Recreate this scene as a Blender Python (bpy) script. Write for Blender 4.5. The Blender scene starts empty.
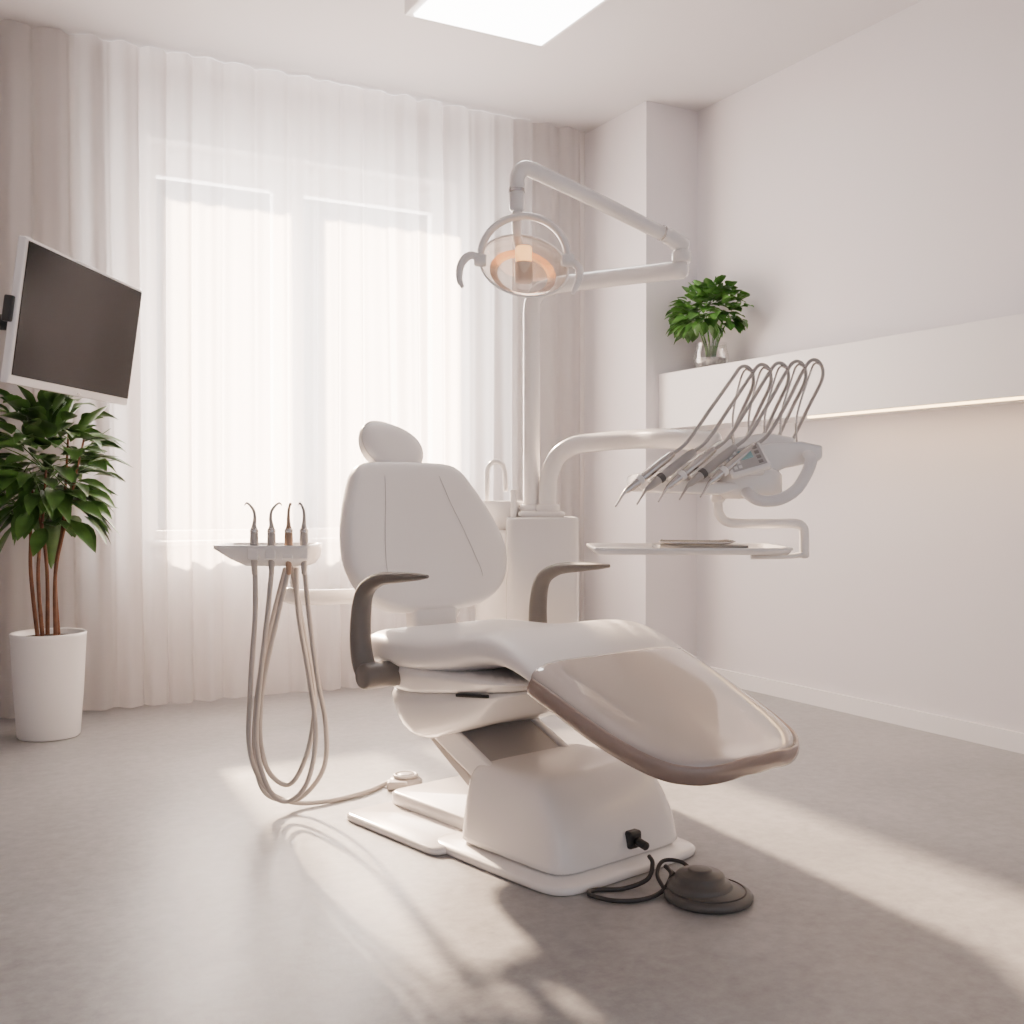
import bpy, bmesh, math, random
from mathutils import Vector, Matrix, noise
random.seed(7)
scene = bpy.context.scene
rad = math.radians

# ---------------------------------------------------------------- materials
def mat(name, col, rough=0.5, metal=0.0, coat=0.0, bump=0.0, bscale=60, var=0.0, vscale=3.0, emis=None, estr=0, trans=0.0, spec=0.5, sss=0):
    m = bpy.data.materials.new(name); m.use_nodes = True
    nt = m.node_tree; b = nt.nodes['Principled BSDF']
    b.inputs['Base Color'].default_value = (*col, 1)
    b.inputs['Roughness'].default_value = rough
    b.inputs['Metallic'].default_value = metal
    b.inputs['Coat Weight'].default_value = coat
    b.inputs['Coat Roughness'].default_value = 0.06
    b.inputs['Transmission Weight'].default_value = trans
    b.inputs['Specular IOR Level'].default_value = spec
    if emis:
        b.inputs['Emission Color'].default_value = (*emis, 1)
        b.inputs['Emission Strength'].default_value = estr
    tc = nt.nodes.new('ShaderNodeTexCoord')
    if bump > 0:
        n = nt.nodes.new('ShaderNodeTexNoise'); n.inputs['Scale'].default_value = bscale
        n.inputs['Detail'].default_value = 5
        bp = nt.nodes.new('ShaderNodeBump'); bp.inputs['Strength'].default_value = bump
        bp.inputs['Distance'].default_value = 0.002
        nt.links.new(tc.outputs['Object'], n.inputs['Vector'])
        nt.links.new(n.outputs['Fac'], bp.inputs['Height'])
        nt.links.new(bp.outputs['Normal'], b.inputs['Normal'])
    if var > 0:
        n = nt.nodes.new('ShaderNodeTexNoise'); n.inputs['Scale'].default_value = vscale
        n.inputs['Detail'].default_value = 6
        r = nt.nodes.new('ShaderNodeValToRGB')
        r.color_ramp.elements[0].position = 0.3; r.color_ramp.elements[1].position = 0.7
        r.color_ramp.elements[0].color = (*[c*(1-var) for c in col], 1)
        r.color_ramp.elements[1].color = (*[min(1, c*(1+var)) for c in col], 1)
        nt.links.new(tc.outputs['Object'], n.inputs['Vector'])
        nt.links.new(n.outputs['Fac'], r.inputs['Fac'])
        nt.links.new(r.outputs['Color'], b.inputs['Base Color'])
    return m

M_wall = mat('wall_paint', (0.73, 0.70, 0.715), 0.75, bump=0.15, bscale=120)
M_ceil = mat('ceiling_paint', (0.66, 0.64, 0.655), 0.85, bump=0.1, bscale=120)
M_trim = mat('trim_paint', (0.82, 0.795, 0.79), 0.4)
M_white = mat('white_enamel', (0.89, 0.86, 0.84), 0.22, coat=0.4)
M_plast = mat('white_plastic', (0.87, 0.84, 0.82), 0.25, coat=0.3)
M_leather = mat('white_upholstery', (0.88, 0.85, 0.83), 0.38, bump=0.12, bscale=220)
M_seam = mat('upholstery_seam', (0.70, 0.67, 0.645), 0.6)
M_taupe = mat('taupe_armrest', (0.17, 0.152, 0.138), 0.42, bump=0.1)
M_rim = mat('footrest_rim', (0.27, 0.20, 0.17), 0.22, coat=0.5)
M_cover = mat('footrest_cover', (0.44, 0.385, 0.355), 0.06, coat=1.0, spec=0.9)
M_greyp = mat('lift_arm_grey', (0.38, 0.355, 0.34), 0.35)
M_hose = mat('grey_hose', (0.42, 0.39, 0.37), 0.4)
M_metal = mat('brushed_steel', (0.58, 0.55, 0.53), 0.25, metal=0.9)
M_dark = mat('dark_rubber', (0.045, 0.042, 0.04), 0.45)
M_pedal = mat('pedal_grey', (0.095, 0.088, 0.083), 0.42)
M_black = mat('black_plastic', (0.02, 0.02, 0.02), 0.4)
M_screen = mat('monitor_screen', (0.014, 0.011, 0.010), 0.14, spec=0.13)
M_pot = mat('ceramic_pot', (0.82, 0.80, 0.79), 0.35, coat=0.2)
M_soil = mat('soil', (0.06, 0.04, 0.03), 0.95, bump=1.0, bscale=60, var=0.4, vscale=40)
M_bark = mat('stem_bark', (0.15, 0.06, 0.03), 0.7, bump=0.5, bscale=80, var=0.3, vscale=30)
M_leaf = mat('ficus_leaf', (0.065, 0.145, 0.032), 0.32, var=0.5, vscale=10)
M_leaf2 = mat('small_leaf', (0.065, 0.18, 0.03), 0.4, var=0.55, vscale=20)
M_panel = mat('light_panel', (1, 1, 1), 0.5, emis=(1, 0.97, 0.95), estr=13)
M_led = mat('led_strip', (1, 1, 1), 0.5, emis=(1, 0.64, 0.27), estr=9)
M_bulb = mat('lamp_bulb', (1, 0.65, 0.35), 0.4, emis=(1, 0.47, 0.15), estr=2.4)
M_disp = mat('keypad_display', (0.16, 0.27, 0.28), 0.2, emis=(0.4, 0.6, 0.6), estr=0.1)
M_key = mat('keypad_keys', (0.25, 0.235, 0.225), 0.4)

def floor_mat():
    m = bpy.data.materials.new('floor_concrete'); m.use_nodes = True
    nt = m.node_tree; b = nt.nodes['Principled BSDF']; L = nt.links
    tc = nt.nodes.new('ShaderNodeTexCoord')
    n1 = nt.nodes.new('ShaderNodeTexNoise'); n1.inputs['Scale'].default_value = 2.2; n1.inputs['Detail'].default_value = 8
    n2 = nt.nodes.new('ShaderNodeTexNoise'); n2.inputs['Scale'].default_value = 26; n2.inputs['Detail'].default_value = 10
    n2.inputs['Roughness'].default_value = 0.7
    for n in (n1, n2): L.new(tc.outputs['Object'], n.inputs['Vector'])
    mx = nt.nodes.new('ShaderNodeMix'); mx.inputs[0].default_value = 0.6
    L.new(n1.outputs['Fac'], mx.inputs[2]); L.new(n2.outputs['Fac'], mx.inputs[3])
    r = nt.nodes.new('ShaderNodeValToRGB')
    r.color_ramp.elements[0].position = 0.38; r.color_ramp.elements[1].position = 0.62
    r.color_ramp.elements[0].color = (0.228, 0.225, 0.227, 1)
    r.color_ramp.elements[1].color = (0.362, 0.356, 0.357, 1)
    L.new(mx.outputs[0], r.inputs['Fac']); L.new(r.outputs['Color'], b.inputs['Base Color'])
    r2 = nt.nodes.new('ShaderNodeMapRange'); r2.inputs['To Min'].default_value = 0.22; r2.inputs['To Max'].default_value = 0.48
    L.new(mx.outputs[0], r2.inputs['Value']); L.new(r2.outputs[0], b.inputs['Roughness'])
    bp = nt.nodes.new('ShaderNodeBump'); bp.inputs['Strength'].default_value = 0.3; bp.inputs['Distance'].default_value = 0.002
    L.new(n2.outputs['Fac'], bp.inputs['Height']); L.new(bp.outputs['Normal'], b.inputs['Normal'])
    return m
M_floor = floor_mat()

def cloth_mat(name, col, transl, transp, tcol):
    m = bpy.data.materials.new(name); m.use_nodes = True
    nt = m.node_tree; L = nt.links; nt.nodes.clear()
    out = nt.nodes.new('ShaderNodeOutputMaterial')
    d = nt.nodes.new('ShaderNodeBsdfDiffuse'); d.inputs['Color'].default_value = (*col, 1)
    t = nt.nodes.new('ShaderNodeBsdfTranslucent'); t.inputs['Color'].default_value = (*tcol, 1)
    tp = nt.nodes.new('ShaderNodeBsdfTransparent'); tp.inputs['Color'].default_value = (1, 0.97, 0.94, 1)
    a = nt.nodes.new('ShaderNodeMixShader'); a.inputs[0].default_value = transl
    L.new(d.outputs[0], a.inputs[1]); L.new(t.outputs[0], a.inputs[2])
    b = nt.nodes.new('ShaderNodeMixShader'); b.inputs[0].default_value = transp
    L.new(a.outputs[0], b.inputs[1]); L.new(tp.outputs[0], b.inputs[2])
    L.new(b.outputs[0], out.inputs['Surface'])
    return m
M_sheer = cloth_mat('sheer_voile', (0.78, 0.755, 0.755), 0.45, 0.28, (0.84, 0.80, 0.775))
M_drape = cloth_mat('drape_linen', (0.46, 0.445, 0.445), 0.30, 0.03, (0.72, 0.68, 0.67))

def glass_mat(name, col, gl=0.08, rough=0.02):
    m = bpy.data.materials.new(name); m.use_nodes = True
    nt = m.node_tree; L = nt.links; nt.nodes.clear()
    out = nt.nodes.new('ShaderNodeOutputMaterial')
    tp = nt.nodes.new('ShaderNodeBsdfTransparent'); tp.inputs['Color'].default_value = (*col, 1)
    g = nt.nodes.new('ShaderNodeBsdfGlossy'); g.inputs['Roughness'].default_value = rough
    lw = nt.nodes.new('ShaderNodeLayerWeight'); lw.inputs['Blend'].default_value = 0.18
    ad = nt.nodes.new('ShaderNodeMath'); ad.operation = 'MULTIPLY_ADD'; ad.inputs[1].default_value = 0.6; ad.inputs[2].default_value = gl
    L.new(lw.outputs['Facing'], ad.inputs[0])
    mx = nt.nodes.new('ShaderNodeMixShader')
    L.new(ad.outputs[0], mx.inputs[0]); L.new(tp.outputs[0], mx.inputs[1]); L.new(g.outputs[0], mx.inputs[2])
    L.new(mx.outputs[0], out.inputs['Surface'])
    return m
M_glass = glass_mat('window_glass', (0.97, 0.97, 0.97), 0.03)
M_vase = glass_mat('vase_glass', (0.93, 0.93, 0.93), 0.16)
M_lampglass = glass_mat('lamp_glass', (0.95, 0.89, 0.84), 0.14, 0.05)

# ---------------------------------------------------------------- frames
CH = Matrix.Translation((1.557, 2.265, 0)) @ Matrix.Rotation(rad(12), 4, 'Z')   # chair: x=width, y=towards head, z up
ST = Matrix.Rotation(rad(-28.66), 4, 'Z')                                       # plan frame x=right, y=depth
ID = Matrix.Identity(4)

def top(name, frame, loc):
    e = bpy.data.objects.new(name, None); scene.collection.objects.link(e)
    e.empty_display_size = 0.1
    e.matrix_world = frame @ Matrix.Translation(loc)
    return e
def put(o, parent, frame=ID):
    scene.collection.objects.link(o)
    if parent is not None:
        o.parent = parent
        o.matrix_parent_inverse = parent.matrix_basis.inverted()
    o.matrix_basis = frame
    return o
def mesh(name, verts, faces, m, parent, frame=ID, smooth=True, sub=0, fix=True):
    me = bpy.data.meshes.new(name); me.from_pydata([tuple(v) for v in verts], [], faces)
    if fix:
        bm = bmesh.new(); bm.from_mesh(me); bmesh.ops.recalc_face_normals(bm, faces=bm.faces); bm.to_mesh(me); bm.free()
    me.materials.append(m)
    for p in me.polygons: p.use_smooth = smooth
    o = bpy.data.objects.new(name, me); put(o, parent, frame)
    if sub:
        s = o.modifiers.new('sub', 'SUBSURF'); s.levels = sub; s.render_levels = sub
    return o
def box(name, c, size, m, parent=None, frame=ID, bev=0.005, rot=None, seg=3):
    bm = bmesh.new(); bmesh.ops.create_cube(bm, size=1)
    bmesh.ops.scale(bm, vec=size, verts=bm.verts)
    me = bpy.data.meshes.new(name); bm.to_mesh(me); bm.free(); me.materials.append(m)
    o = bpy.data.objects.new(name, me)
    F = frame @ Matrix.Translation(c)
    if rot: F = F @ Matrix.Rotation(rot[0], 4, 'X') @ Matrix.Rotation(rot[1], 4, 'Y') @ Matrix.Rotation(rot[2], 4, 'Z')
    put(o, parent, F)
    if bev > 0:
        b = o.modifiers.new('bev', 'BEVEL'); b.width = bev; b.segments = seg
        w = o.modifiers.new('wn', 'WEIGHTED_NORMAL')
        for p in me.polygons: p.use_smooth = True
    return o
def boxes(name, lst, m):
    vs = []; fs = []
    for (x0, x1, y0, y1, z0, z1) in lst:
        k = len(vs)
        vs += [(x0,y0,z0),(x1,y0,z0),(x1,y1,z0),(x0,y1,z0),(x0,y0,z1),(x1,y0,z1),(x1,y1,z1),(x0,y1,z1)]
        fs += [tuple(k+i for i in f) for f in ((0,3,2,1),(4,5,6,7),(0,1,5,4),(1,2,6,5),(2,3,7,6),(3,0,4,7))]
    return mesh(name, vs, fs, m, None, smooth=False, fix=False)
def catmull(P, n=8):
    P = [tuple(p) for p in P]
    if len(P) < 3: 
        return [tuple(P[0][k]+(P[1][k]-P[0][k])*i/n for k in range(len(P[0]))) for i in range(n+1)]
    Q = [tuple(2*a-b for a, b in zip(P[0], P[1]))] + P + [tuple(2*a-b for a, b in zip(P[-1], P[-2]))]
    out = []
    for i in range(1, len(Q)-2):
        p0, p1, p2, p3 = Q[i-1:i+3]
        for j in range(n):
            t = j/n
            out.append(tuple(0.5*((2*b)+(c-a)*t+(2*a-5*b+4*c-d)*t*t+(-a+3*b-3*c+d)*t**3) for a, b, c, d in zip(p0, p1, p2, p3)))
    out.append(P[-1]); return out
def tube(name, pts, r, m, parent, frame=ID, n=8, seg=16, asp=(1, 1), ref=(0, 0, 1), smoothpath=True, cap=True):
    P = [tuple(p) if len(p) == 4 else (*p, r) for p in pts]
    S = catmull(P, n) if smoothpath else P
    C = [Vector(s[:3]) for s in S]; R = [max(1e-4, s[3]) for s in S]
    T = []
    for i in range(len(C)):
        a = C[max(0, i-1)]; b = C[min(len(C)-1, i+1)]; T.append((b-a).normalized())
    ref = Vector(ref)
    u = ref - T[0]*ref.dot(T[0])
    if u.length < 0.1: u = Vector((1, 0.1, 0.05)); u -= T[0]*u.dot(T[0])
    u.normalize()
    vs = []; fs = []
    for i, c in enumerate(C):
        if i: u = (u - T[i]*u.dot(T[i])).normalized()
        w = T[i].cross(u)
        for k in range(seg):
            a = 2*math.pi*k/seg
            vs.append(c + u*math.cos(a)*R[i]*asp[0] + w*math.sin(a)*R[i]*asp[1])
    for i in range(len(C)-1):
        for k in range(seg):
            fs.append((i*seg+k, i*seg+(k+1) % seg, (i+1)*seg+(k+1) % seg, (i+1)*seg+k))
    if cap:
        for end, i, sg in ((0, 0, -1), (1, len(C)-1, 1)):
            prev = [i*seg+k for k in range(seg)]
            for f, off in ((0.75, 0.45), (0.35, 0.62)):
                ring = []
                for k in range(seg):
                    v = vs[i*seg+k]; vs.append(C[i]+(v-C[i])*f+T[i]*sg*R[i]*off*min(asp)*0.7); ring.append(len(vs)-1)
                for k in range(seg): fs.append((prev[k], prev[(k+1) % seg], ring[(k+1) % seg], ring[k]))
                prev = ring
            fs.append(tuple(prev))
    return mesh(name, vs, fs, m, parent, frame)
def lathe(name, prof, m, parent, frame=ID, seg=48, sx=1, sy=1, closed=False):
    vs = []; fs = []
    for (r, z) in prof:
        for k in range(seg):
            a = 2*math.pi*k/seg; vs.append((r*math.cos(a)*sx, r*math.sin(a)*sy, z))
    for i in range(len(prof)-1):
        for k in range(seg):
            fs.append((i*seg+k, i*seg+(k+1) % seg, (i+1)*seg+(k+1) % seg, (i+1)*seg+k))
    return mesh(name, vs, fs, m, parent, frame)
def spow(v, e): return math.copysign(abs(v)**e, v)
def loft(name, rings, m, parent, frame=ID, sub=0):
    n = len(rings[0]); vs = [p for r in rings for p in r]; fs = []
    for i in range(len(rings)-1):
        for k in range(n):
            fs.append((i*n+k, i*n+(k+1) % n, (i+1)*n+(k+1) % n, (i+1)*n+k))
    fs.append(tuple(range(n))); fs.append(tuple((len(rings)-1)*n+k for k in range(n)))
    return mesh(name, vs, fs, m, parent, frame, sub=sub)
def zsec(x0, x1, y0, y1, z, e=0.35, n=40, zf=None):
    cx, cy = (x0+x1)/2, (y0+y1)/2; out = []
    for k in range(n):
        a = 2*math.pi*k/n
        x = cx+(x1-x0)/2*spow(math.cos(a), e); y = cy+(y1-y0)/2*spow(math.sin(a), e)
        out.append((x, y, z if zf is None else zf(x, y, z)))
    return out
def pillow(name, outline, ctr, rings, m, parent, frame, wrap=0.0, dish=0.0, sub=1):
    n = len(outline); vs = []; fs = []
    rr = [r for r in rings if r[0] > 0]
    for (f, nn) in rr:
        for (x, y) in outline:
            X = ctr[0]+(x-ctr[0])*f; Y = ctr[1]+(y-ctr[1])*f
            vs.append((X, Y, nn+wrap*X*X))
    for i in range(len(rr)-1):
        for k in range(n): fs.append((i*n+k, i*n+(k+1) % n, (i+1)*n+(k+1) % n, (i+1)*n+k))
    vs.append((*ctr, rings[0][1])); c0 = len(vs)-1
    vs.append((*ctr, rings[-1][1])); c1 = len(vs)-1
    for k in range(n):
        fs.append((c0, (k+1) % n, k)); b = (len(rr)-1)*n; fs.append((c1, b+k, b+(k+1) % n))
    return mesh(name, vs, fs, m, parent, frame, sub=sub)

# ================================================================= ROOM
XL, XR, YB, YF, H = -1.4, 3.605, 5.35, -1.6, 2.98
boxes('floor', [(XL-.1, XR+.1, YF-.1, YB+.3, -0.1, 0)], M_floor)
boxes('ceiling', [(XL-.1, XR+.1, YF-.1, YB+.3, H, H+.1)], M_ceil)
WX0, WX1, WZ0, WZ1 = 0.95, 2.58, 0.72, 2.66
boxes('wall_back', [(XL-.1, WX0, YB, YB+.25, 0, H), (WX1, XR+.1, YB, YB+.25, 0, H),
                    (WX0, WX1, YB, YB+.25, 0, WZ0), (WX0, WX1, YB, YB+.25, WZ1, H)], M_wall)
boxes('wall_right', [(XR, XR+.1, YF-.1, YB+.3, 0, H)], M_wall)
boxes('wall_left', [(XL-.1, XL, YF-.1, YB+.3, 0, H)], M_wall)
boxes('wall_column', [(3.275, XR, 4.56, YB, 0, H)], M_wall)
boxes('baseboard_right', [(XR-.015, XR, YF, 4.56, 0, 0.075)], M_trim)
boxes('baseboard_column', [(3.262, XR-.015, 4.547, 4.56, 0, 0.075), (3.262, 3.275, 4.56, 5.0, 0, 0.075)], M_trim)

# window
win = top('window_1', ID, ((WX0+WX1)/2, YB+.17, (WZ0+WZ1)/2))
yw0, yw1 = YB+.12, YB+.19
def fb(n, x0, x1, z0, z1, d=0): box(n, ((x0+x1)/2, (yw0+yw1)/2-d, (z0+z1)/2), (x1-x0, yw1-yw0, z1-z0), M_trim, win, bev=0.006)
fb('frame_left', WX0, WX0+.07, WZ0, WZ1); fb('frame_right', WX1-.09, WX1, WZ0, WZ1)
fb('frame_top', WX0+.07, WX1-.09, WZ1-.14, WZ1); fb('frame_bottom', WX0+.07, WX1-.09, WZ0, WZ0+.07)
fb('mullion', 1.60, 1.76, WZ0+.07, WZ1-.14)
box('glass', ((WX0+WX1)/2, YB+.155, (WZ0+WZ1)/2), (WX1-WX0-.1, .006, WZ1-WZ0-.1), M_glass, win, bev=0)
box('sill', ((WX0+WX1)/2, YB+.03, WZ0+.012), (WX1-WX0-.004, .17, .024), M_trim, win, bev=0.005)

# curtains: one wide sheer in front, linen drapes gathered behind it at both sides
def curtain(name, x0, x1, y, z0, z1, amp, freq, m, seed=0):
    nx = int((x1-x0)*120); nz = 24; vs = []; fs = []
    for j in range(nz+1):
        tz = j/nz; z = z0+(z1-z0)*tz
        for i in range(nx+1):
            x = x0+(x1-x0)*i/nx
            ph = x*freq*2*math.pi + 4.0*noise.noise(Vector((x*2.0+seed, 0.35*tz, seed)))
            a = amp*(0.75+0.9*noise.noise(Vector((x*2.4, seed+5, tz*0.8))))
            a *= (0.55+0.45*(1-tz))+0.1
            yy = y + a*math.sin(ph)+a*0.3*math.sin(2.3*ph+1.3+seed)
            xx = x + 0.012*math.cos(ph)*(1-0.3*tz)
            vs.append((xx, yy, z))
    for j in range(nz):
        for i in range(nx):
            k = j*(nx+1)+i; fs.append((k, k+1, k+nx+2, k+nx+1))
    return mesh(name, vs, fs, m, None)
curtain('sheer_curtain', XL+.03, 3.250, 5.09, 0.012, 2.975, 0.034, 7.2, M_sheer, 3)
curtain('drape_curtain', XL+.03, 0.80, 5.215, 0.012, 2.975, 0.036, 6.5, M_drape, 9)
curtain('drape_curtain.001', 2.70, 3.25, 5.215, 0.012, 2.975, 0.036, 7.5, M_drape, 17)

# ceiling light
cl = top('ceiling_light_panel', ID, (2.08, 3.79, H))
box('housing', (2.08, 3.79, H-.03), (.66, .66, .06), M_trim, cl, bev=0.006)
box('diffuser', (2.08, 3.79, H-.064), (.60, .60, .012), M_panel, cl, bev=0.002)

# wall shelf with led
sh = top('wall_shelf', ID, (3.48, 3, 1.45))
box('cabinet', ((3.355+XR)/2, (4.56-1.5)/2, (1.303+1.589)/2), (XR-3.355, 6.06, .286), M_trim, sh, bev=0.003)
box('led_channel', (3.374, .95, 1.299), (.018, 5.1, .010), M_led, sh, bev=0)

# ================================================================= DENTAL CHAIR
ch = top('dental_chair', CH, (0, 0.3, 0))
boxr = lambda n, x0, x1, y0, y1, z0, z1, m, e=.25: loft(n, [zsec(x0+.004, x1-.004, y0+.004, y1-.004, z0, e), zsec(x0, x1, y0, y1, z0+.004, e), zsec(x0, x1, y0, y1, z1-.006, e), zsec(x0+.006, x1-.006, y0+.006, y1-.006, z1, e)], m, ch, CH)
boxr('base_plate', -.255, .285, -.04, .50, 0.0, .022, M_white, .25)
boxr('rear_plate', -.29, .22, .40, .87, 0.0, .020, M_white, .15)
boxr('rear_block', -.13, .20, .40, .86, .019, .058, M_white, .15)
rings = []
for z, ins, fslope in ((.020, 0, 0), (.03, -.003, 0), (.06, 0, .003), (.10, .003, .012), (.14, .008, .028), (.18, .015, .052), (.205, .022, .072), (.222, .032, .088), (.233, .046, .105), (.238, .065, .125), (.239, .10, .16)):
    rings.append(zsec(-.205+ins, .262-ins, .012+ins*.3+fslope, .435-ins*.8, z, .26, 56))
loft('base_housing', rings, M_plast, ch, CH, sub=1)
box('cable_socket', (.055, .018, .072), (.045, .03, .045), M_black, ch, CH, bev=.008)
tube('socket_plug', [(.055, -.002, .070), (.055, -.030, .064)], .011, M_black, ch, CH)
a0 = Vector((0, .68, .350)); a1 = Vector((0, .22, .145))
d = (a1-a0); L = d.length; ang = math.atan2(-d.z, -d.y)
mid = (a0+a1)/2
box('lift_arm', mid, (.27, L, .05), M_greyp, ch, CH, bev=.01, rot=(ang, 0, 0))
box('lift_arm_side_l', mid+Vector((-.145, 0, -.005)), (.022, L, .075), M_white, ch, CH, bev=.008, rot=(ang, 0, 0))
box('lift_arm_side_r', mid+Vector((.145, 0, -.005)), (.022, L, .075), M_white, ch, CH, bev=.008, rot=(ang, 0, 0))
box('lift_arm_lower', mid+Vector((0, .06, -.09)), (.20, L*.8, .04), M_greyp, ch, CH, bev=.01, rot=(ang+.1, 0, 0))
def slope(base, lift):
    return lambda x, y, z: z + max(0, (.58-y))*lift
loft('seat_shell', [zsec(-.275, .275, .06, .765, .495, .4), zsec(-.275, .275, .065, .765, .47, .4, zf=slope(0, .04)), zsec(-.262, .262, .10, .765, .435, .42, zf=slope(0, .10)), zsec(-.25, .25, .13, .755, .405, .42, zf=slope(0, .14)), zsec(-.23, .23, .16, .73, .40, .45, zf=slope(0, .14))], M_plast, ch, CH, sub=1)
loft('under_shell', [zsec(-.245, .245, .14, .755, .42, .4, zf=slope(0, .10)), zsec(-.247, .247, .15, .755, .39, .4, zf=slope(0, .16)), zsec(-.242, .242, .19, .745, .345, .42, zf=slope(0, .24)), zsec(-.225, .225, .24, .725, .30, .42, zf=slope(0, .30)), zsec(-.20, .20, .28, .70, .270, .45, zf=slope(0, .33)), zsec(-.16, .16, .33, .66, .265, .45, zf=slope(0, .33))], M_plast, ch, CH, sub=1)
box('shell_slot', (-.2475, .30, .438), (.010, .13, .009), M_black, ch, CH, bev=.002, rot=(rad(-6), 0, 0))
def ysec(y, hw, zt, th, e1=.42, e2=.75, dish=.012, n=48):
    out = []
    zc = zt-th/2
    for k in range(n):
        a = 2*math.pi*k/n
        cx = spow(math.cos(a), e1); sz = spow(math.sin(a), e2)
        x = hw*cx
        z = zc+th/2*sz
        if math.sin(a) > 0: z -= dish*max(0, 1-(cx)**2)
        out.append((x, y, z))
    return out
st = [(.790, .20, .545, .03), (.785, .245, .56, .07), (.77, .270, .572, .10), (.745, .283, .580, .12), (.68, .288, .582, .125), (.55, .289, .582, .122), (.45, .289, .587, .118), (.35, .289, .602, .114),
      (.27, .288, .618, .108), (.20, .287, .620, .10), (.14, .286, .608, .09), (.08, .285, .583, .08), (.03, .283, .556, .07), (-.03, .28, .53, .06), (-.06, .275, .517, .052)]
loft('seat_cushion', [ysec(*s) for s in reversed(st)], M_leather, ch, CH, sub=1)
ct = [(.045, .284, .5655, .083), (.03, .287, .5595, .082), (.0, .288, .546, .078), (-.055, .287, .522, .072), (-.12, .284, .493, .068), (-.18, .279, .467, .066), (-.24, .270, .443, .064), (-.30, .254, .420, .062), (-.345, .232, .404, .06), (-.370, .205, .395, .057),
      (-.392, .172, .389, .054), (-.406, .133, .385, .048), (-.414, .092, .382, .04), (-.419, .05, .378, .028)]
loft('footrest_cover', [ysec(*s, .5, .7, .006) for s in ct], M_cover, ch, CH, sub=1)
rim = [(-hw*.99, y, zt-th*.70) for (y, hw, zt, th) in ct[1:]]
rim = rim+[(0, -.421, .357)]+[(-x, y, z) for (x, y, z) in reversed(rim)]
tube('footrest_rim', rim, .023, M_rim, ch, CH, n=3, seg=12, asp=(1.0, .45), ref=(0, 0, 1))
# backrest
lean = rad(21)
BK = CH @ Matrix.Translation((0, .80, .60)) @ Matrix.Rotation(rad(90)-lean, 4, 'X')
def half(prof, n=40):
    pr = catmull([(w, h) for w, h in prof], 6)
    return [(w, h) for w, h in pr]+[(-w, h) for w, h in reversed(pr)][1:-1]
bprof = [(0, 0), (.10, .002), (.18, .012), (.245, .045), (.286, .10), (.304, .17), (.294, .25), (.268, .33), (.236, .40), (.212, .445), (.18, .475), (.12, .488), (0, .492)]
bo = half(bprof)
brings = [(0, -.045), (.6, -.045), (.88, -.04), (.97, -.028), (1, -.008), (1, .012), (.985, .028), (.955, .038), (.9, .043), (.75, .043), (.5, .04), (.25, .038), (0, .037)]
pillow('backrest_cushion', bo, (0, .22), brings, M_leather, ch, BK, wrap=.35)
sl = [(0, -.07), (.5, -.07), (.8, -.062), (.95, -.045), (1.0, -.02), (.99, -.01), (.9, -.012), (0, -.012)]
pillow('backrest_shell', [(x*.97, .005+y*.975) for x, y in bo], (0, .22), sl, M_plast, ch, BK, wrap=.35)
for sgn in (-1, 1):
    pts = [(sgn*x, y, .0425+.35*x*x) for x, y in ((.095, .478), (.105, .43), (.125, .34), (.15, .25), (.17, .16), (.18, .09), (.18, .035))]
    pts[0] = (pts[0][0], pts[0][1], .03); pts[-1] = (pts[-1][0], pts[-1][1]-.008, .018)
    tube('backrest_seam', pts, .0011, M_seam, ch, BK, seg=6)
box('back_bracket', (0, .81, .565), (.17, .06, .16), M_plast, ch, CH, bev=.02)
box('back_spine', (0, .86, .62), (.12, .04, .32), M_plast, ch, CH, bev=.015, rot=(-lean, 0, 0))
# headrest
HR = CH @ Matrix.Translation((-.025, 1.01, 1.108)) @ Matrix.Rotation(rad(90)-rad(24), 4, 'X') @ Matrix.Rotation(rad(-17), 4, 'Z')
ho = [(.116*spow(math.cos(2*math.pi*k/40), .85), .084*spow(math.sin(2*math.pi*k/40), .9)) for k in range(40)]
pillow('headrest_cushion', ho, (0, 0), [(0, -.04), (.55, -.036), (.85, -.024), (.97, -.008), (1, .004), (.96, .022), (.85, .034), (.6, .04), (.3, .041), (0, .04)], M_leather, ch, HR, wrap=.8)
tube('headrest_seam', [(x*.97*1.0, y*.97, .018+.8*x*x) for x, y in ho+ho[:1]], .0018, M_seam, ch, HR, n=1, smoothpath=False, seg=6, cap=False)
tube('headrest_stem', [(0, .975, .93), (0, 1.03, 1.0), (0, 1.045, 1.09)], .018, M_plast, ch, CH, asp=(1, 2))
for sgn, nm in ((-1, 'armrest_near'), (1, 'armrest_far')):
    x = sgn*.335
    tube(nm, [(x, .62, .452, .028), (x, .665, .468, .030), (x, .69, .53, .029), (x, .69, .62, .027), (x, .668, .69, .024), (x, .60, .726, .019), (x, .50, .738, .0145), (x, .42, .744, .010), (x, .375, .747, .005)], .03, M_taupe, ch, CH, asp=(1.1, 1.0), ref=(1, 0, 0))
    CY = CH @ Matrix.Translation((sgn*.30, .635, .458)) @ Matrix.Rotation(rad(90), 4, 'Y')
    lathe(nm+'_pivot', [(0, -.07), (.03, -.07), (.036, -.06), (.036, .06), (.03, .07), (0, .07)], M_taupe, ch, CY, seg=28)
tube('holder_arm', [(-.69, 3.315, .655), (-.665, 3.32, .648), (-.60, 3.33, .645), (-.45, 3.37, .645), (-.34, 3.40, .640), (-.25, 3.44, .63), (-.18, 3.44, .58)], .024, M_white, ch, ST, seg=20)

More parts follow.
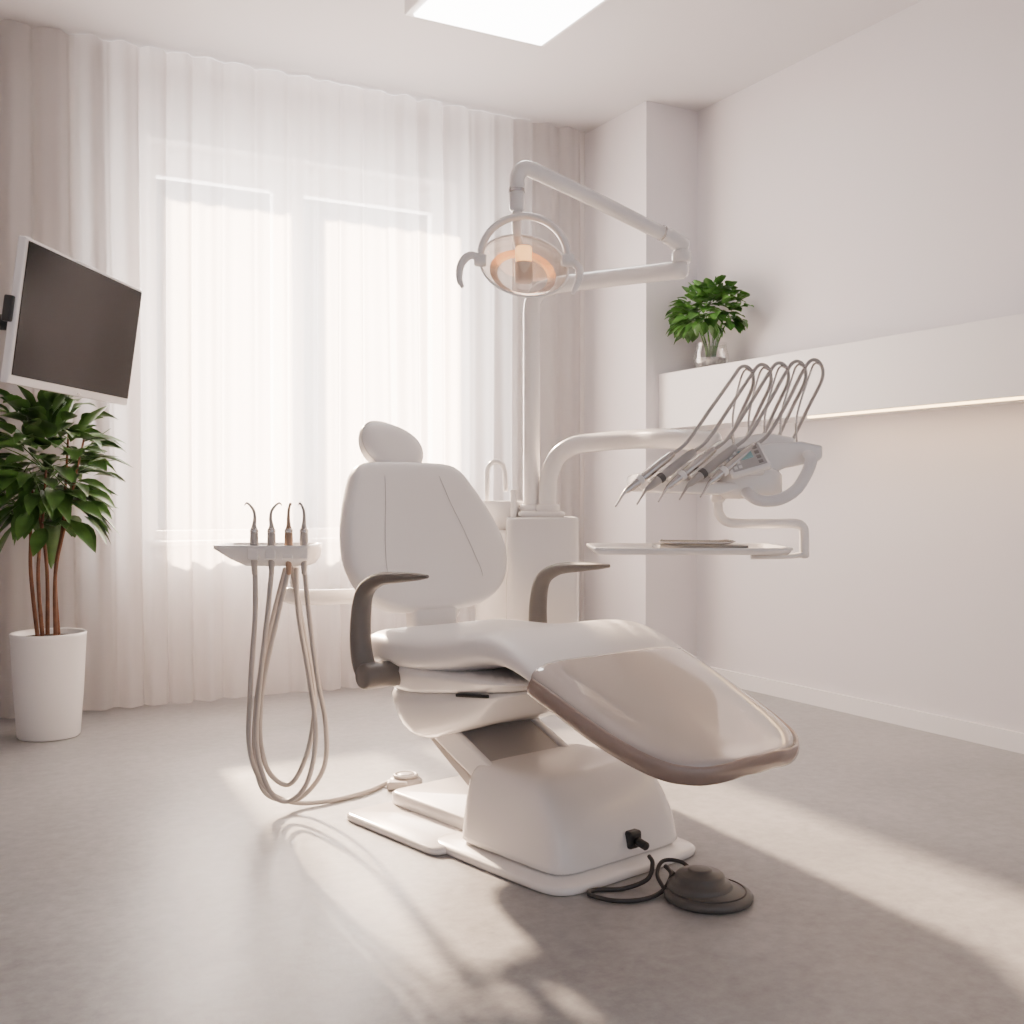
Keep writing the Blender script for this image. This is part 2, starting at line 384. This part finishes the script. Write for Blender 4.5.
# ================================================================= DENTAL UNIT
un = top('dental_cuspidor_unit', ST, (.09, 3.73, .3))
def zs(r0, r1, d0, d1, z, e=.2): return zsec(r0, r1, d0, d1, z, e)
def sbox(n, x0, x1, y0, y1, z0, z1, m, p, e=.18, b=.008):
    return loft(n, [zs(x0+b, x1-b, y0+b, y1-b, z0, e), zs(x0, x1, y0, y1, z0+b, e), zs(x0, x1, y0, y1, z1-b, e), zs(x0+b*.4, x1-b*.4, y0+b*.4, y1-b*.4, z1-b*.3, e), zs(x0+b, x1-b, y0+b, y1-b, z1, e)], m, p, ST)
sbox('unit_body', -.02, .225, 3.60, 3.88, .30, .885, M_plast, un)
sbox('unit_cap', .02, .18, 3.64, 3.84, .884, .905, M_plast, un)
sbox('cuspidor_body', -.125, .03, 3.66, 3.92, .42, .84, M_plast, un, .4)
CB = ST @ Matrix.Translation((-.06, 3.78, .86))
lathe('cuspidor_bowl', [(0, -.05), (.05, -.045), (.085, -.01), (.098, .05), (.103, .075), (.098, .08), (.09, .072), (.078, .03), (.045, .0), (0, -.005)], M_white, un, CB)
tube('faucet', [(-.085, 3.72, .90), (-.085, 3.72, 1.0), (-.083, 3.72, 1.05), (-.06, 3.72, 1.075), (-.03, 3.72, 1.06), (-.022, 3.72, 1.01), (-.022, 3.72, .975)], .0085, M_white, un, ST)
tube('faucet_spout', [(.005, 3.70, .885), (.005, 3.70, .96), (.003, 3.70, .975)], .012, M_white, un, ST)
tube('mount_arm', [(.1, 3.66, .38), (-.1, 3.5, .37), (-.2, 3.30, .37), (-.2, 3.1, .38)], .045, M_plast, ch, ST)
PX, PY = .067, 3.73
tube('lamp_post', [(PX, PY, .90), (PX, PY, 1.2), (PX, PY, 1.5), (PX, PY, 1.58), (PX+.006, PY-.005, 1.625), (PX+.03, PY-.015, 1.658), (PX+.07, PY-.035, 1.670), (PX+.15, PY-.08, 1.674), (.40, 3.545, 1.676), (.545, 3.455, 1.676)], .029, M_white, un, ST, seg=24)
lathe('post_collar', [(0, 0), (.04, 0), (.042, .004), (.042, .02), (.036, .026), (0, .026)], M_white, un, ST @ Matrix.Translation((PX, PY, .903)))
tube('delivery_arm', [(.122, 3.70, .90), (.122, 3.70, .97), (.128, 3.695, 1.03), (.155, 3.68, 1.09), (.205, 3.65, 1.125), (.28, 3.60, 1.135), (.40, 3.45, 1.137), (.48, 3.30, 1.130), (.60, 3.20, 1.115)], .031, M_white, un, ST, seg=24)
lathe('arm_collar', [(0, 0), (.04, 0), (.042, .004), (.042, .02), (.036, .026), (0, .026)], M_white, un, ST @ Matrix.Translation((.122, 3.70, .903)))

# ================================================================= DENTAL LAMP
lp = top('dental_operating_lamp', ST, (.03, 3.2, 1.67))
lathe('elbow_joint', [(0, 0), (.028, 0), (.031, .006), (.031, .03), (.024, .036), (.024, .05), (0, .052)], M_white, lp, ST @ Matrix.Translation((.538, 3.455, 1.698)))
tube('spring_arm', [(.538, 3.45, 1.755), (.40, 3.385, 1.806), (.20, 3.285, 1.874), (.06, 3.215, 1.918)], .023, M_white, lp, ST, seg=20)
tube('spring_arm_end', [(.545, 3.455, 1.750), (.49, 3.43, 1.776)], .027, M_white, lp, ST, seg=20)
tube('arm_band', [(.474, 3.420, 1.781), (.468, 3.417, 1.783)], .0255, M_metal, lp, ST, seg=20, cap=False)
tube('drop_arm', [(.075, 3.222, 1.912), (.04, 3.205, 1.920), (.018, 3.2, 1.901), (.014, 3.2, 1.866), (.014, 3.2, 1.80)], .0225, M_white, lp, ST, seg=20)
tube('drop_collar', [(.014, 3.2, 1.858), (.014, 3.2, 1.848)], .0245, M_metal, lp, ST, seg=20, cap=False)
tube('head_stem', [(.014, 3.2, 1.80), (.014, 3.22, 1.745), (.02, 3.25, 1.70)], .014, M_white, lp, ST, seg=16)
LH = ST @ Matrix.Translation((.035, 3.2, 1.630)) @ Matrix.Rotation(rad(14), 4, 'Y') @ Matrix.Rotation(rad(72), 4, 'X')
lathe('reflector_dish', [(0, -.070), (.04, -.066), (.08, -.050), (.11, -.025), (.128, .004), (.130, .008)], M_lampglass, lp, LH, sx=1.0, sy=.76)
lathe('front_glass', [(.128, .006), (.11, .018), (.07, .03), (.03, .034), (0, .035)], M_lampglass, lp, LH, sx=1.0, sy=.76)
lathe('inner_reflector_ring', [(.076, -.052), (.100, -.037)], mat('warm_reflector', (.9, .78, .66), .22, metal=.8), lp, LH, sx=1.0, sy=.76)
ell = [(.131*math.cos(t), .131*.76*math.sin(t), .007) for t in [2*math.pi*k/48 for k in range(49)]]
tube('glass_rim', ell, .0035, M_white, lp, LH, n=1, smoothpath=False, seg=8, cap=False)
BU = ST @ Matrix.Translation((.034, 3.185, 1.580))
lathe('bulb', [(0, 0), (.022, 0), (.027, .005), (.027, .055), (.024, .06), (0, .06)], mat('bulb_cap', (.85, .66, .50), .3), lp, BU)
lathe('bulb_glow', [(0, .06), (.022, .06), (.024, .066), (.024, .10), (.020, .106), (0, .108)], M_bulb, lp, BU)
arch = [(.035+.128*math.cos(t), 3.19, 1.649+.005+.122*math.sin(t)) for t in [rad(a) for a in range(-8, 189, 14)]]
tube('yoke_arch', arch, .012, M_white, lp, ST, asp=(1.5, .9), ref=(0, 1, 0))
for sg in (-1, 1):
    c = Vector((.035, 3.18, 1.645))
    P = [c+Vector((sg*x, y, z)) for x, y, z in ((.122, 0, .0), (.150, -.01, .012), (.172, -.02, .0), (.186, -.03, -.03), (.187, -.035, -.065), (.178, -.04, -.085))]
    if sg > 0: P = [c+Vector((x, y, z)) for x, y, z in ((.122, 0, -.01), (.145, -.01, -.012), (.158, -.02, -.025), (.160, -.03, -.05), (.152, -.035, -.08), (.140, -.04, -.105))]
    rr = (.010, .012, .012, .011, .009, .006)
    tube('lamp_handle', [(*p, r) for p, r in zip(P, rr)], .01, M_plast, lp, ST)
    lathe('handle_knob', [(0, -.018), (.016, -.018), (.019, -.012), (.019, .012), (.016, .018), (0, .018)], M_plast, lp, ST @ Matrix.Translation(c+Vector((sg*.128, 0, 0))) @ Matrix.Rotation(rad(90), 4, 'Y'), seg=20)

# ================================================================= DELIVERY UNIT
du = top('instrument_delivery_unit', ST, (.6, 3.05, 1.0))
def wedge(name, prof, x0, x1, m, parent, frame, bev=.01):
    n = len(prof); vs = [(x, x0, z) for x, z in prof]+[(x, x1, z) for x, z in prof]
    fs = [tuple(range(n)), tuple(range(2*n-1, n-1, -1))]+[(i, (i+1) % n, n+(i+1) % n, n+i) for i in range(n)]
    o = mesh(name, vs, fs, m, parent, frame)
    b = o.modifiers.new('b', 'BEVEL'); b.width = bev; b.segments = 4; b.angle_limit = rad(25)
    o.modifiers.new('w', 'WEIGHTED_NORMAL')
    return o
wedge('console_body', [(.335, .992), (.355, .968), (.60, .962), (.64, .980), (.74, 1.030), (.835, 1.05), (.845, 1.06), (.845, 1.092), (.79, 1.104), (.70, 1.10), (.50, 1.055), (.340, 1.015)], 2.95, 3.20, M_plast, du, ST, .010)
wedge('console_rear', [(.50, 1.035), (.52, 1.03), (.80, 1.085), (.80, 1.120), (.72, 1.135), (.60, 1.115)], 3.06, 3.24, M_plast, du, ST, .01)
wedge('console_front_lip', [(.335, .985), (.35, .966), (.56, .958), (.62, .975), (.60, .992), (.345, .998)], 2.90, 2.96, M_plast, du, ST, .008)
sbox('console_pod', .555, .735, 2.90, 3.10, .948, 1.03, M_plast, du, .5, .02)
CP = ST @ Matrix.Translation((.622, 2.886, 1.052)) @ Matrix.Rotation(rad(-16), 4, 'Y') @ Matrix.Rotation(rad(50), 4, 'X')
box('control_panel', (0, 0, -.004), (.110, .090, .022), M_plast, du, CP, bev=.008)
box('control_face', (0, 0, .0075), (.092, .072, .003), mat('panel_face', (.46, .44, .43), .3), du, CP, bev=.001)
box('display', (.002, .010, .0095), (.034, .032, .002), M_disp, du, CP, bev=.0005)
for i in range(2):
    for j in range(4):
        box('key', (-.037+.013*i, -.026+.017*j, .0098), (.009, .010, .003), M_plast, du, CP, bev=.001)
        if i < 1: box('key', (.032, -.026+.017*j, .0098), (.012, .010, .003), M_key, du, CP, bev=.001)
box('panel_bracket', (.635, 2.93, 1.03), (.08, .08, .04), M_plast, du, ST, bev=.01)
tube('console_handle', [(.800, 2.93, 1.068), (.795, 2.885, 1.050), (.775, 2.865, 1.010), (.745, 2.855, .970), (.700, 2.855, .945), (.655, 2.86, .943), (.630, 2.88, .958), (.627, 2.93, .975)], .0125, M_trim, du, ST, asp=(1, 1.3))
for i in range(5):
    tx = .262+.056*i; td = 2.81+.006*i; tz = .940+.006*i
    hx, hd, hz_ = tx+.165, td+.075, tz+.128
    T = Vector((tx, td, tz)); Hh = Vector((hx, hd, hz_)); D = (Hh-T)
    pts = []
    for t, r in ((0, .0022), (.08, .003), (.18, .0045), (.24, .008), (.38, .0110), (.6, .0125), (.85, .012), (1.0, .009)):
        p = T+D*t
        if t < .1: p = p+Vector((.006, 0, -.012+t*.12))
        pts.append((*p, r))
    tube('handpiece_%d' % (i+1), pts, .01, M_metal if i % 2 == 0 else M_hose, du, ST, n=4, seg=14)
    tube('handpiece_ring_%d' % (i+1), [tuple(T+D*.42), tuple(T+D*.47)], .0135, M_pedal if i % 2 else M_plast, du, ST, seg=14)
    wedge_c = T+D*.66
    box('handpiece_cradle_%d' % (i+1), wedge_c+Vector((.012, .035, -.022)), (.045, .075, .018), M_plast, du, ST, bev=.006, rot=(0, rad(-32), 0))
    Ax = .650+.052*i; Az = 1.316+.006*i; Ad = 3.03+.012*i
    Bx = .615+.048*i; Bz = 1.10
    pth = [tuple(Hh-D*.05), tuple(Hh+D*.25), (hx+(Ax-hx)*.50, hd+.06, hz_+(Az-hz_)*.50), (Ax-.038, Ad-.01, Az-.034), (Ax-.010, Ad, Az), (Ax+.018, Ad+.01, Az-.008), (Ax+.026, Ad+.02, Az-.05), ((Ax+Bx)/2+.020, Ad+.05, (Az+Bz)/2-.01), (Bx, Ad+.08, Bz)]
    tube('instrument_hose_%d' % (i+1), pth, .0052, M_hose, du, ST, seg=10)
    tube('whip_arm_%d' % (i+1), [(Bx+.01, Ad+.03, 1.09), (Bx+.005, Ad+.02, 1.18), (Ax-.012, Ad+.02, Az-.045), (Ax+.002, Ad+.01, Az-.008), (Ax+.022, Ad, Az-.015)], .0034, M_metal, du, ST, seg=8)
tube('tray_arm', [(.565, 2.98, .955), (.565, 2.98, .93), (.570, 2.98, .905), (.59, 2.98, .885), (.63, 2.98, .880), (.72, 2.98, .880), (.775, 2.98, .880), (.797, 2.98, .872), (.803, 2.98, .85), (.803, 2.98, .79)], .013, M_white, du, ST, seg=16)
tube('tray_neck', [(.565, 2.98, .985), (.565, 2.98, .945)], .02, M_white, du, ST)
tube('tray_bracket', [(.803, 2.98, .797), (.76, 2.98, .79), (.66, 2.99, .788)], .010, M_white, du, ST, asp=(.7, 1.4))
tr = [zsec(.225, .735, 2.86, 3.16, .800, .12), zsec(.215, .745, 2.85, 3.17, .812, .12), zsec(.215, .745, 2.85, 3.17, .818, .12), zsec(.225, .735, 2.86, 3.16, .818, .12), zsec(.232, .728, 2.867, 3.153, .808, .12)]
loft('tray', tr, M_white, du, ST)
it = top('tray_instruments', ST, (.5, 3.0, .81))
box('instrument_mat', (.52, 3.02, .8155), (.24, .17, .012), mat('steel_mat', (.22, .21, .20), .35, metal=.5), it, ST, bev=.001)
for i in range(5):
    y = 2.95+.03*i
    tube('hand_tool_%d' % (i+1), [(.40+.006*i, y, .832, .002), (.43, y+.003, .828, .004), (.50, y+.006, .827, .0045), (.58, y+.008, .827, .004), (.61, y+.01, .832, .0015)], .004, M_dark if i % 2 else M_metal, it, ST, n=4, seg=8)

# ================================================================= ASSISTANT HOLDER
ah = top('assistant_instrument_holder', ST, (-.74, 3.3, .78))
loft('holder_tray', [zsec(-.80, -.61, 3.22, 3.40, .748, .3), zsec(-.84, -.595, 3.20, 3.41, .768, .3), zsec(-.890, -.59, 3.19, 3.42, .800, .3), zsec(-.890, -.59, 3.19, 3.42, .810, .3), zsec(-.880, -.60, 3.20, 3.41, .810, .3), zsec(-.875, -.605, 3.205, 3.405, .802, .3)], M_plast, ah, ST)
tube('holder_drop', [(-.665, 3.32, .76), (-.665, 3.32, .71), (-.665, 3.32, .68)], .014, M_white, ah, ST)
ix = [(-.762, 3.24), (-.712, 3.245), (-.662, 3.25), (-.618, 3.255)]
M_amber = mat('amber_tip', (.36, .24, .17), .3)
for i, (x, y) in enumerate(ix):
    box('holder_clip_%d' % (i+1), (x, y-.03, .785), (.034, .05, .035), M_plast, ah, ST, bev=.006)
    hk = (-.022, .024, .006, -.012)[i]
    tube('assistant_handpiece_%d' % (i+1), [(x, y-.035, .725, .007), (x, y-.035, .80, .0125), (x, y-.035, .850, .0115), (x, y-.035, .868, .007), (x-hk*.1, y-.035, .890, .005), (x+hk*.1, y-.035, .915, .0042), (x+hk*.9, y-.035, .935, .0032), (x+hk*1.3, y-.035, .928, .0015)], .01, M_hose if i != 2 else M_amber, ah, ST, n=5, seg=14)
    tube('handpiece_tip_band_%d' % (i+1), [(x, y-.035, .848), (x, y-.035, .856)], .0125, M_metal, ah, ST, seg=14)
hz0 = .745
def hose(nm, P): tube(nm, P, .0075, M_hose, ah, ST, n=10, seg=12)
x0, x1, x2, x3 = [a[0] for a in ix]
yy = 3.205
hose('hose_1', [(x0, yy+.01, hz0), (x0+.002, yy, .60), (x0-.012, yy, .40), (x0-.02, yy+.02, .20), (x0+.02, yy+.05, .08), (x0+.09, 3.30, .022), (x0+.19, 3.36, .0085), (x0+.29, 3.46, .0085), (-.42, 3.56, .0085), (-.372, 3.555, .028)])
hose('hose_2', [(x1, yy+.01, hz0), (x1-.012, yy, .60), (x1-.035, yy, .40), (x1-.045, yy, .22), (x1-.01, yy, .09), (x1+.04, yy+.02, .045), (x1+.10, yy+.02, .10), (x1+.125, yy+.03, .24), (x1+.10, yy+.05, .42), (-.645, 3.27, .60), (-.655, 3.29, .735)])
hose('hose_3', [(x2, yy+.015, hz0), (x2-.035, yy+.02, .60), (x2-.075, yy+.02, .42), (x2-.09, yy+.02, .26), (x2-.07, yy+.03, .14), (x2-.02, yy+.04, .09), (x2+.02, yy+.04, .12), (x2+.055, yy+.05, .22), (x2+.065, yy+.06, .36), (x2+.03, yy+.08, .55), (x2-.01, 3.31, .735)])
hose('hose_4', [(x3, yy+.02, hz0), (x3+.012, yy+.03, .60), (x3+.035, yy+.03, .42), (x3+.06, yy+.03, .28), (x3+.055, yy+.05, .15), (x3+.0, yy+.08, .06), (x3-.06, yy+.08, .03), (x3-.13, yy+.05, .07), (x3-.155, yy+.04, .2), (x3-.14, yy+.04, .40), (x3-.10, yy+.06, .60), (-.69, 3.30, .735)])
fc = top('floor_connector', ST, (-.37, 3.55, 0))
FCm = ST @ Matrix.Translation((-.352, 3.575, 0))
lathe('connector_body', [(0, 0), (.052, 0), (.056, .006), (.056, .018), (.048, .026), (.03, .028), (.028, .038), (.012, .040), (0, .040)], M_greyp, fc, FCm)
box('connector_box', (-.372, 3.53, .014), (.07, .05, .028), M_hose, fc, ST, bev=.008)
tor = [(.036*math.cos(t), .036*math.sin(t), .034) for t in [2*math.pi*k/32 for k in range(33)]]
tube('connector_ring', tor, .006, M_hose, fc, FCm, smoothpath=False, seg=8, cap=False)

# ================================================================= FOOT PEDAL
fp = top('foot_control_pedal', ST, (.461, 2.56, 0))
FP = ST @ Matrix.Translation((.465, 2.56, 0))
lathe('pedal_base', [(0, 0), (.098, 0), (.104, .004), (.105, .014), (.098, .020), (.075, .026), (.07, .028), (0, .03)], M_pedal, fp, FP)
lathe('pedal_dome', [(.078, .024), (.076, .034), (.070, .040), (.060, .042), (.058, .055), (.052, .060), (.030, .062), (.028, .068), (.022, .070), (0, .071)], M_pedal, fp, FP @ Matrix.Translation((-.018, .01, 0)))
tube('pedal_ring', [(.088*math.cos(t), .088*math.sin(t), .023) for t in [2*math.pi*k/40 for k in range(41)]], .0025, M_dark, fp, FP, smoothpath=False, seg=8, cap=False)
tube('pedal_cable', [(.340, 2.68, .062), (.346, 2.66, .050), (.330, 2.635, .02), (.27, 2.61, .0065), (.20, 2.60, .0065), (.185, 2.57, .0065), (.24, 2.53, .0065), (.31, 2.54, .0065), (.36, 2.58, .012), (.385, 2.61, .04), (.375, 2.64, .05), (.40, 2.625, .03), (.42, 2.61, .022)], .0055, M_dark, fp, ST, seg=10)
tube('pedal_cable_loop', [(.365, 2.575, .014), (.355, 2.64, .03), (.375, 2.68, .05), (.42, 2.67, .05), (.45, 2.635, .028)], .005, M_dark, fp, ST, seg=10)

# ================================================================= MONITOR
mo = top('wall_mounted_monitor', ST, (-1.12, 2.8, 1.38))
tl, trr, bl, br = [Vector(p) for p in ((-1.100, 2.47, 1.544), (-1.066, 3.14, 1.546), (-1.149, 2.47, 1.212), (-1.112, 3.14, 1.219))]
cx = (tl+trr+bl+br)/4
ux = ((trr-tl)+(br-bl)).normalized(); uy = ((tl-bl)+(trr-br)); uy = (uy-ux*uy.dot(ux)).normalized(); uz = ux.cross(uy)
MM = ST @ Matrix.Translation(cx) @ Matrix((( ux.x, uy.x, uz.x, 0), (ux.y, uy.y, uz.y, 0), (ux.z, uy.z, uz.z, 0), (0, 0, 0, 1)))
W, Hh2 = .672, .336
box('monitor_body', (0, 0, -.010), (W, Hh2, .020), M_white, mo, MM, bev=.005)
box('monitor_back', (0, 0, -.03), (W*.7, Hh2*.6, .03), M_white, mo, MM, bev=.01)
box('monitor_screen', (.003, .006, .0005), (W-.020, Hh2-.028, .003), M_screen, mo, MM, bev=.0005)
box('monitor_button', (.02, -Hh2/2+.007, .001), (.012, .004, .002), M_metal, mo, MM, bev=0)
box('monitor_mount', (-.03, 0, -.06), (.10, .10, .03), M_black, mo, MM, bev=.006)
wl = ST.inverted() @ Vector((XL+.01, 3.25, 1.40))
bk = ST.inverted() @ (MM @ Vector((-.03, 0, -.07)))
md = (wl+bk)/2+Vector((0, -.12, 0))
tube('monitor_arm', [bk, md], .02, M_black, mo, ST); tube('monitor_arm_2', [md, wl], .02, M_black, mo, ST)
box('monitor_side_port', (-W/2-.004, .0, -.018), (.014, .06, .022), M_black, mo, MM, bev=.004)

# ================================================================= PLANTS
def leafmesh(name, leaves, m, parent, frame):
    vs = []; fs = []
    prof = ((0, .06), (.1, .45), (.25, .82), (.45, 1.0), (.65, .86), (.85, .45), (1, .02))
    for (p, d, L, Wd, curl) in leaves:
        d = d.normalized(); up = Vector((0, 0, 1))
        s = d.cross(up)
        if s.length < .05: s = Vector((1, 0, 0))
        s.normalize(); s = (s+Vector((0, 0, random.uniform(-.4, .4)))).normalized(); n = s.cross(d).normalized()
        k = len(vs)
        for j, (t, w) in enumerate(prof):
            c = p+d*L*t - up*curl*L*t*t
            hw = w*Wd/2
            vs += [c-s*hw+n*hw*.30, c-s*hw*.5+n*hw*.08, c, c+s*hw*.5+n*hw*.08, c+s*hw+n*hw*.30]
        for j in range(len(prof)-1):
            a = k+5*j
            fs += [(a+q, a+q+1, a+q+6, a+q+5) for q in range(4)]
    return mesh(name, vs, fs, m, parent, frame, fix=False, sub=0)
pp = top('potted_ficus_plant', ID, (.450, 4.68, 0))
PF = Matrix.Translation((.450, 4.68, 0))
lathe('pot', [(0, 0), (.112, 0), (.118, .006), (.132, .2), (.142, .40), (.144, .412), (.140, .416), (.134, .412), (.130, .39), (0, .39)], M_pot, pp, PF)
lathe('soil', [(.131, .391), (.09, .398), (0, .402)], M_soil, pp, PF)
leaves = []
stems = []
for i in range(5):
    a = i*2*math.pi/5+.3; b = Vector((.04*math.cos(a), .04*math.sin(a), .39))
    tip = Vector((.17*math.cos(a+.5)*random.uniform(.6, 1), .15*math.sin(a+.5)*random.uniform(.6, 1), 1.12+random.uniform(-.1, .2)))
    m1 = Vector((b.x*1.2+random.uniform(-.02, .02), b.y*1.2, .65)); m2 = Vector((b.x*.9+tip.x*.3, b.y+tip.y*.3, .85))
    tube('stem_%d' % (i+1), [(*b, .0085), (*m1, .0075), (*m2, .006), (*tip, .004)], .008, M_bark, pp, PF, seg=8)
    stems.append((m2, tip))
for i in range(270):
    th = random.uniform(0, 2*math.pi); ph = math.acos(random.uniform(-.9, 1))
    dr = Vector((math.sin(ph)*math.cos(th), math.sin(ph)*math.sin(th), math.cos(ph)))
    rr_ = random.uniform(.25, 1)**.6
    base = Vector((dr.x*.20*rr_, dr.y*.17*rr_, 1.08+dr.z*.30*rr_))
    d = Vector((dr.x, dr.y, dr.z*.6+random.uniform(-.2, .5)))+Vector((random.uniform(-.4, .4), random.uniform(-.4, .4), 0))
    leaves.append((base, d, random.uniform(.12, .175), random.uniform(.06, .085), random.uniform(.1, .55)))
leafmesh('leaves', leaves, M_leaf, pp, PF)
for i in range(46):
    a, b = random.choice(stems); t = random.uniform(.1, 1); p = a.lerp(b, t)
    th = random.uniform(0, 2*math.pi); q = p+Vector((.15*math.cos(th), .15*math.sin(th), random.uniform(.0, .14)))
    tube('twig_%d' % (i+1), [(*p, .003), (*((p+q)/2+Vector((0, 0, .01))), .0025), (*q, .0015)], .003, M_leaf, pp, PF, n=3, seg=5)
sp = top('potted_plant_in_glass_vase', ID, (3.47, 4.28, 1.59))
SP = Matrix.Translation((3.47, 4.28, 1.5895))
lathe('vase', [(0, 0), (.055, 0), (.075, .01), (.088, .04), (.088, .07), (.078, .105), (.076, .125), (.080, .13)], M_vase, sp, SP)
lathe('pebbles', [(0, .012), (.06, .014), (.076, .04), (.076, .055), (0, .062)], mat('pebble', (.42, .39, .37), .6, bump=1, bscale=70, var=.5, vscale=60), sp, SP)
lv = []
for i in range(280):
    th = random.uniform(0, 2*math.pi); ph = math.acos(random.uniform(-.6, 1))
    dr = Vector((math.sin(ph)*math.cos(th), math.sin(ph)*math.sin(th), math.cos(ph)))
    rr_ = random.uniform(.3, 1)**.5
    base = Vector((dr.x*.15*rr_, dr.y*.23*rr_, .280+dr.z*.150*rr_))
    if base.x > .04: base.x = random.uniform(-.1, .04)
    d = Vector((min(dr.x, .2), dr.y, dr.z*.8+random.uniform(-.3, .3)))
    lv.append((base, d, random.uniform(.05, .078), random.uniform(.045, .062), random.uniform(.1, .5)))
leafmesh('leaves', lv, M_leaf2, sp, SP)
for i in range(12):
    th = i*math.pi/6
    tube('stem_%d' % (i+1), [(.02*math.cos(th), .02*math.sin(th), .05, .003), (.035*math.cos(th), .035*math.sin(th), .13, .003), (.08*math.cos(th), .10*math.sin(th), .26, .002)], .003, M_leaf2, sp, SP, n=4, seg=6)

# ================================================================= LIGHT
def light(name, typ, loc, rot, energy, col, **k):
    l = bpy.data.lights.new(name, typ); l.energy = energy; l.color = col
    for a, v in k.items(): setattr(l, a, v)
    o = bpy.data.objects.new(name, l); scene.collection.objects.link(o); o.location = loc; o.rotation_euler = rot
    return o
sun = light('sun', 'SUN', (1.8, 9, 5), (0, 0, 0), 115, (1, .74, .53), angle=rad(2.6))
sdir = Vector((-.045, -math.cos(rad(26)), -math.sin(rad(26))))
sun.rotation_euler = sdir.to_track_quat('-Z', 'Y').to_euler()
light('window_skylight', 'AREA', (1.77, 5.95, 1.7), (rad(-90), 0, 0), 800, (1, .96, .94), shape='RECTANGLE', size=2.6, size_y=3.0)
light('led_glow', 'AREA', (3.46, .95, 1.292), (0, 0, 0), 6, (1, .64, .33), shape='RECTANGLE', size=.06, size_y=5.1)

w = bpy.data.worlds.new('world'); scene.world = w; w.use_nodes = True
w.node_tree.nodes['Background'].inputs[0].default_value = (.91, .92, 1.0, 1)
w.node_tree.nodes['Background'].inputs[1].default_value = 0.95

# ================================================================= CAMERA
cam = bpy.data.cameras.new('camera'); co = bpy.data.objects.new('camera', cam); scene.collection.objects.link(co)
cam.sensor_width = 36; cam.lens = 36*1085/1024
co.location = (0, 0, .95)
F = Vector((.4796, .8775, -14/1085))
co.rotation_euler = F.to_track_quat('-Z', 'Y').to_euler()
scene.camera = co
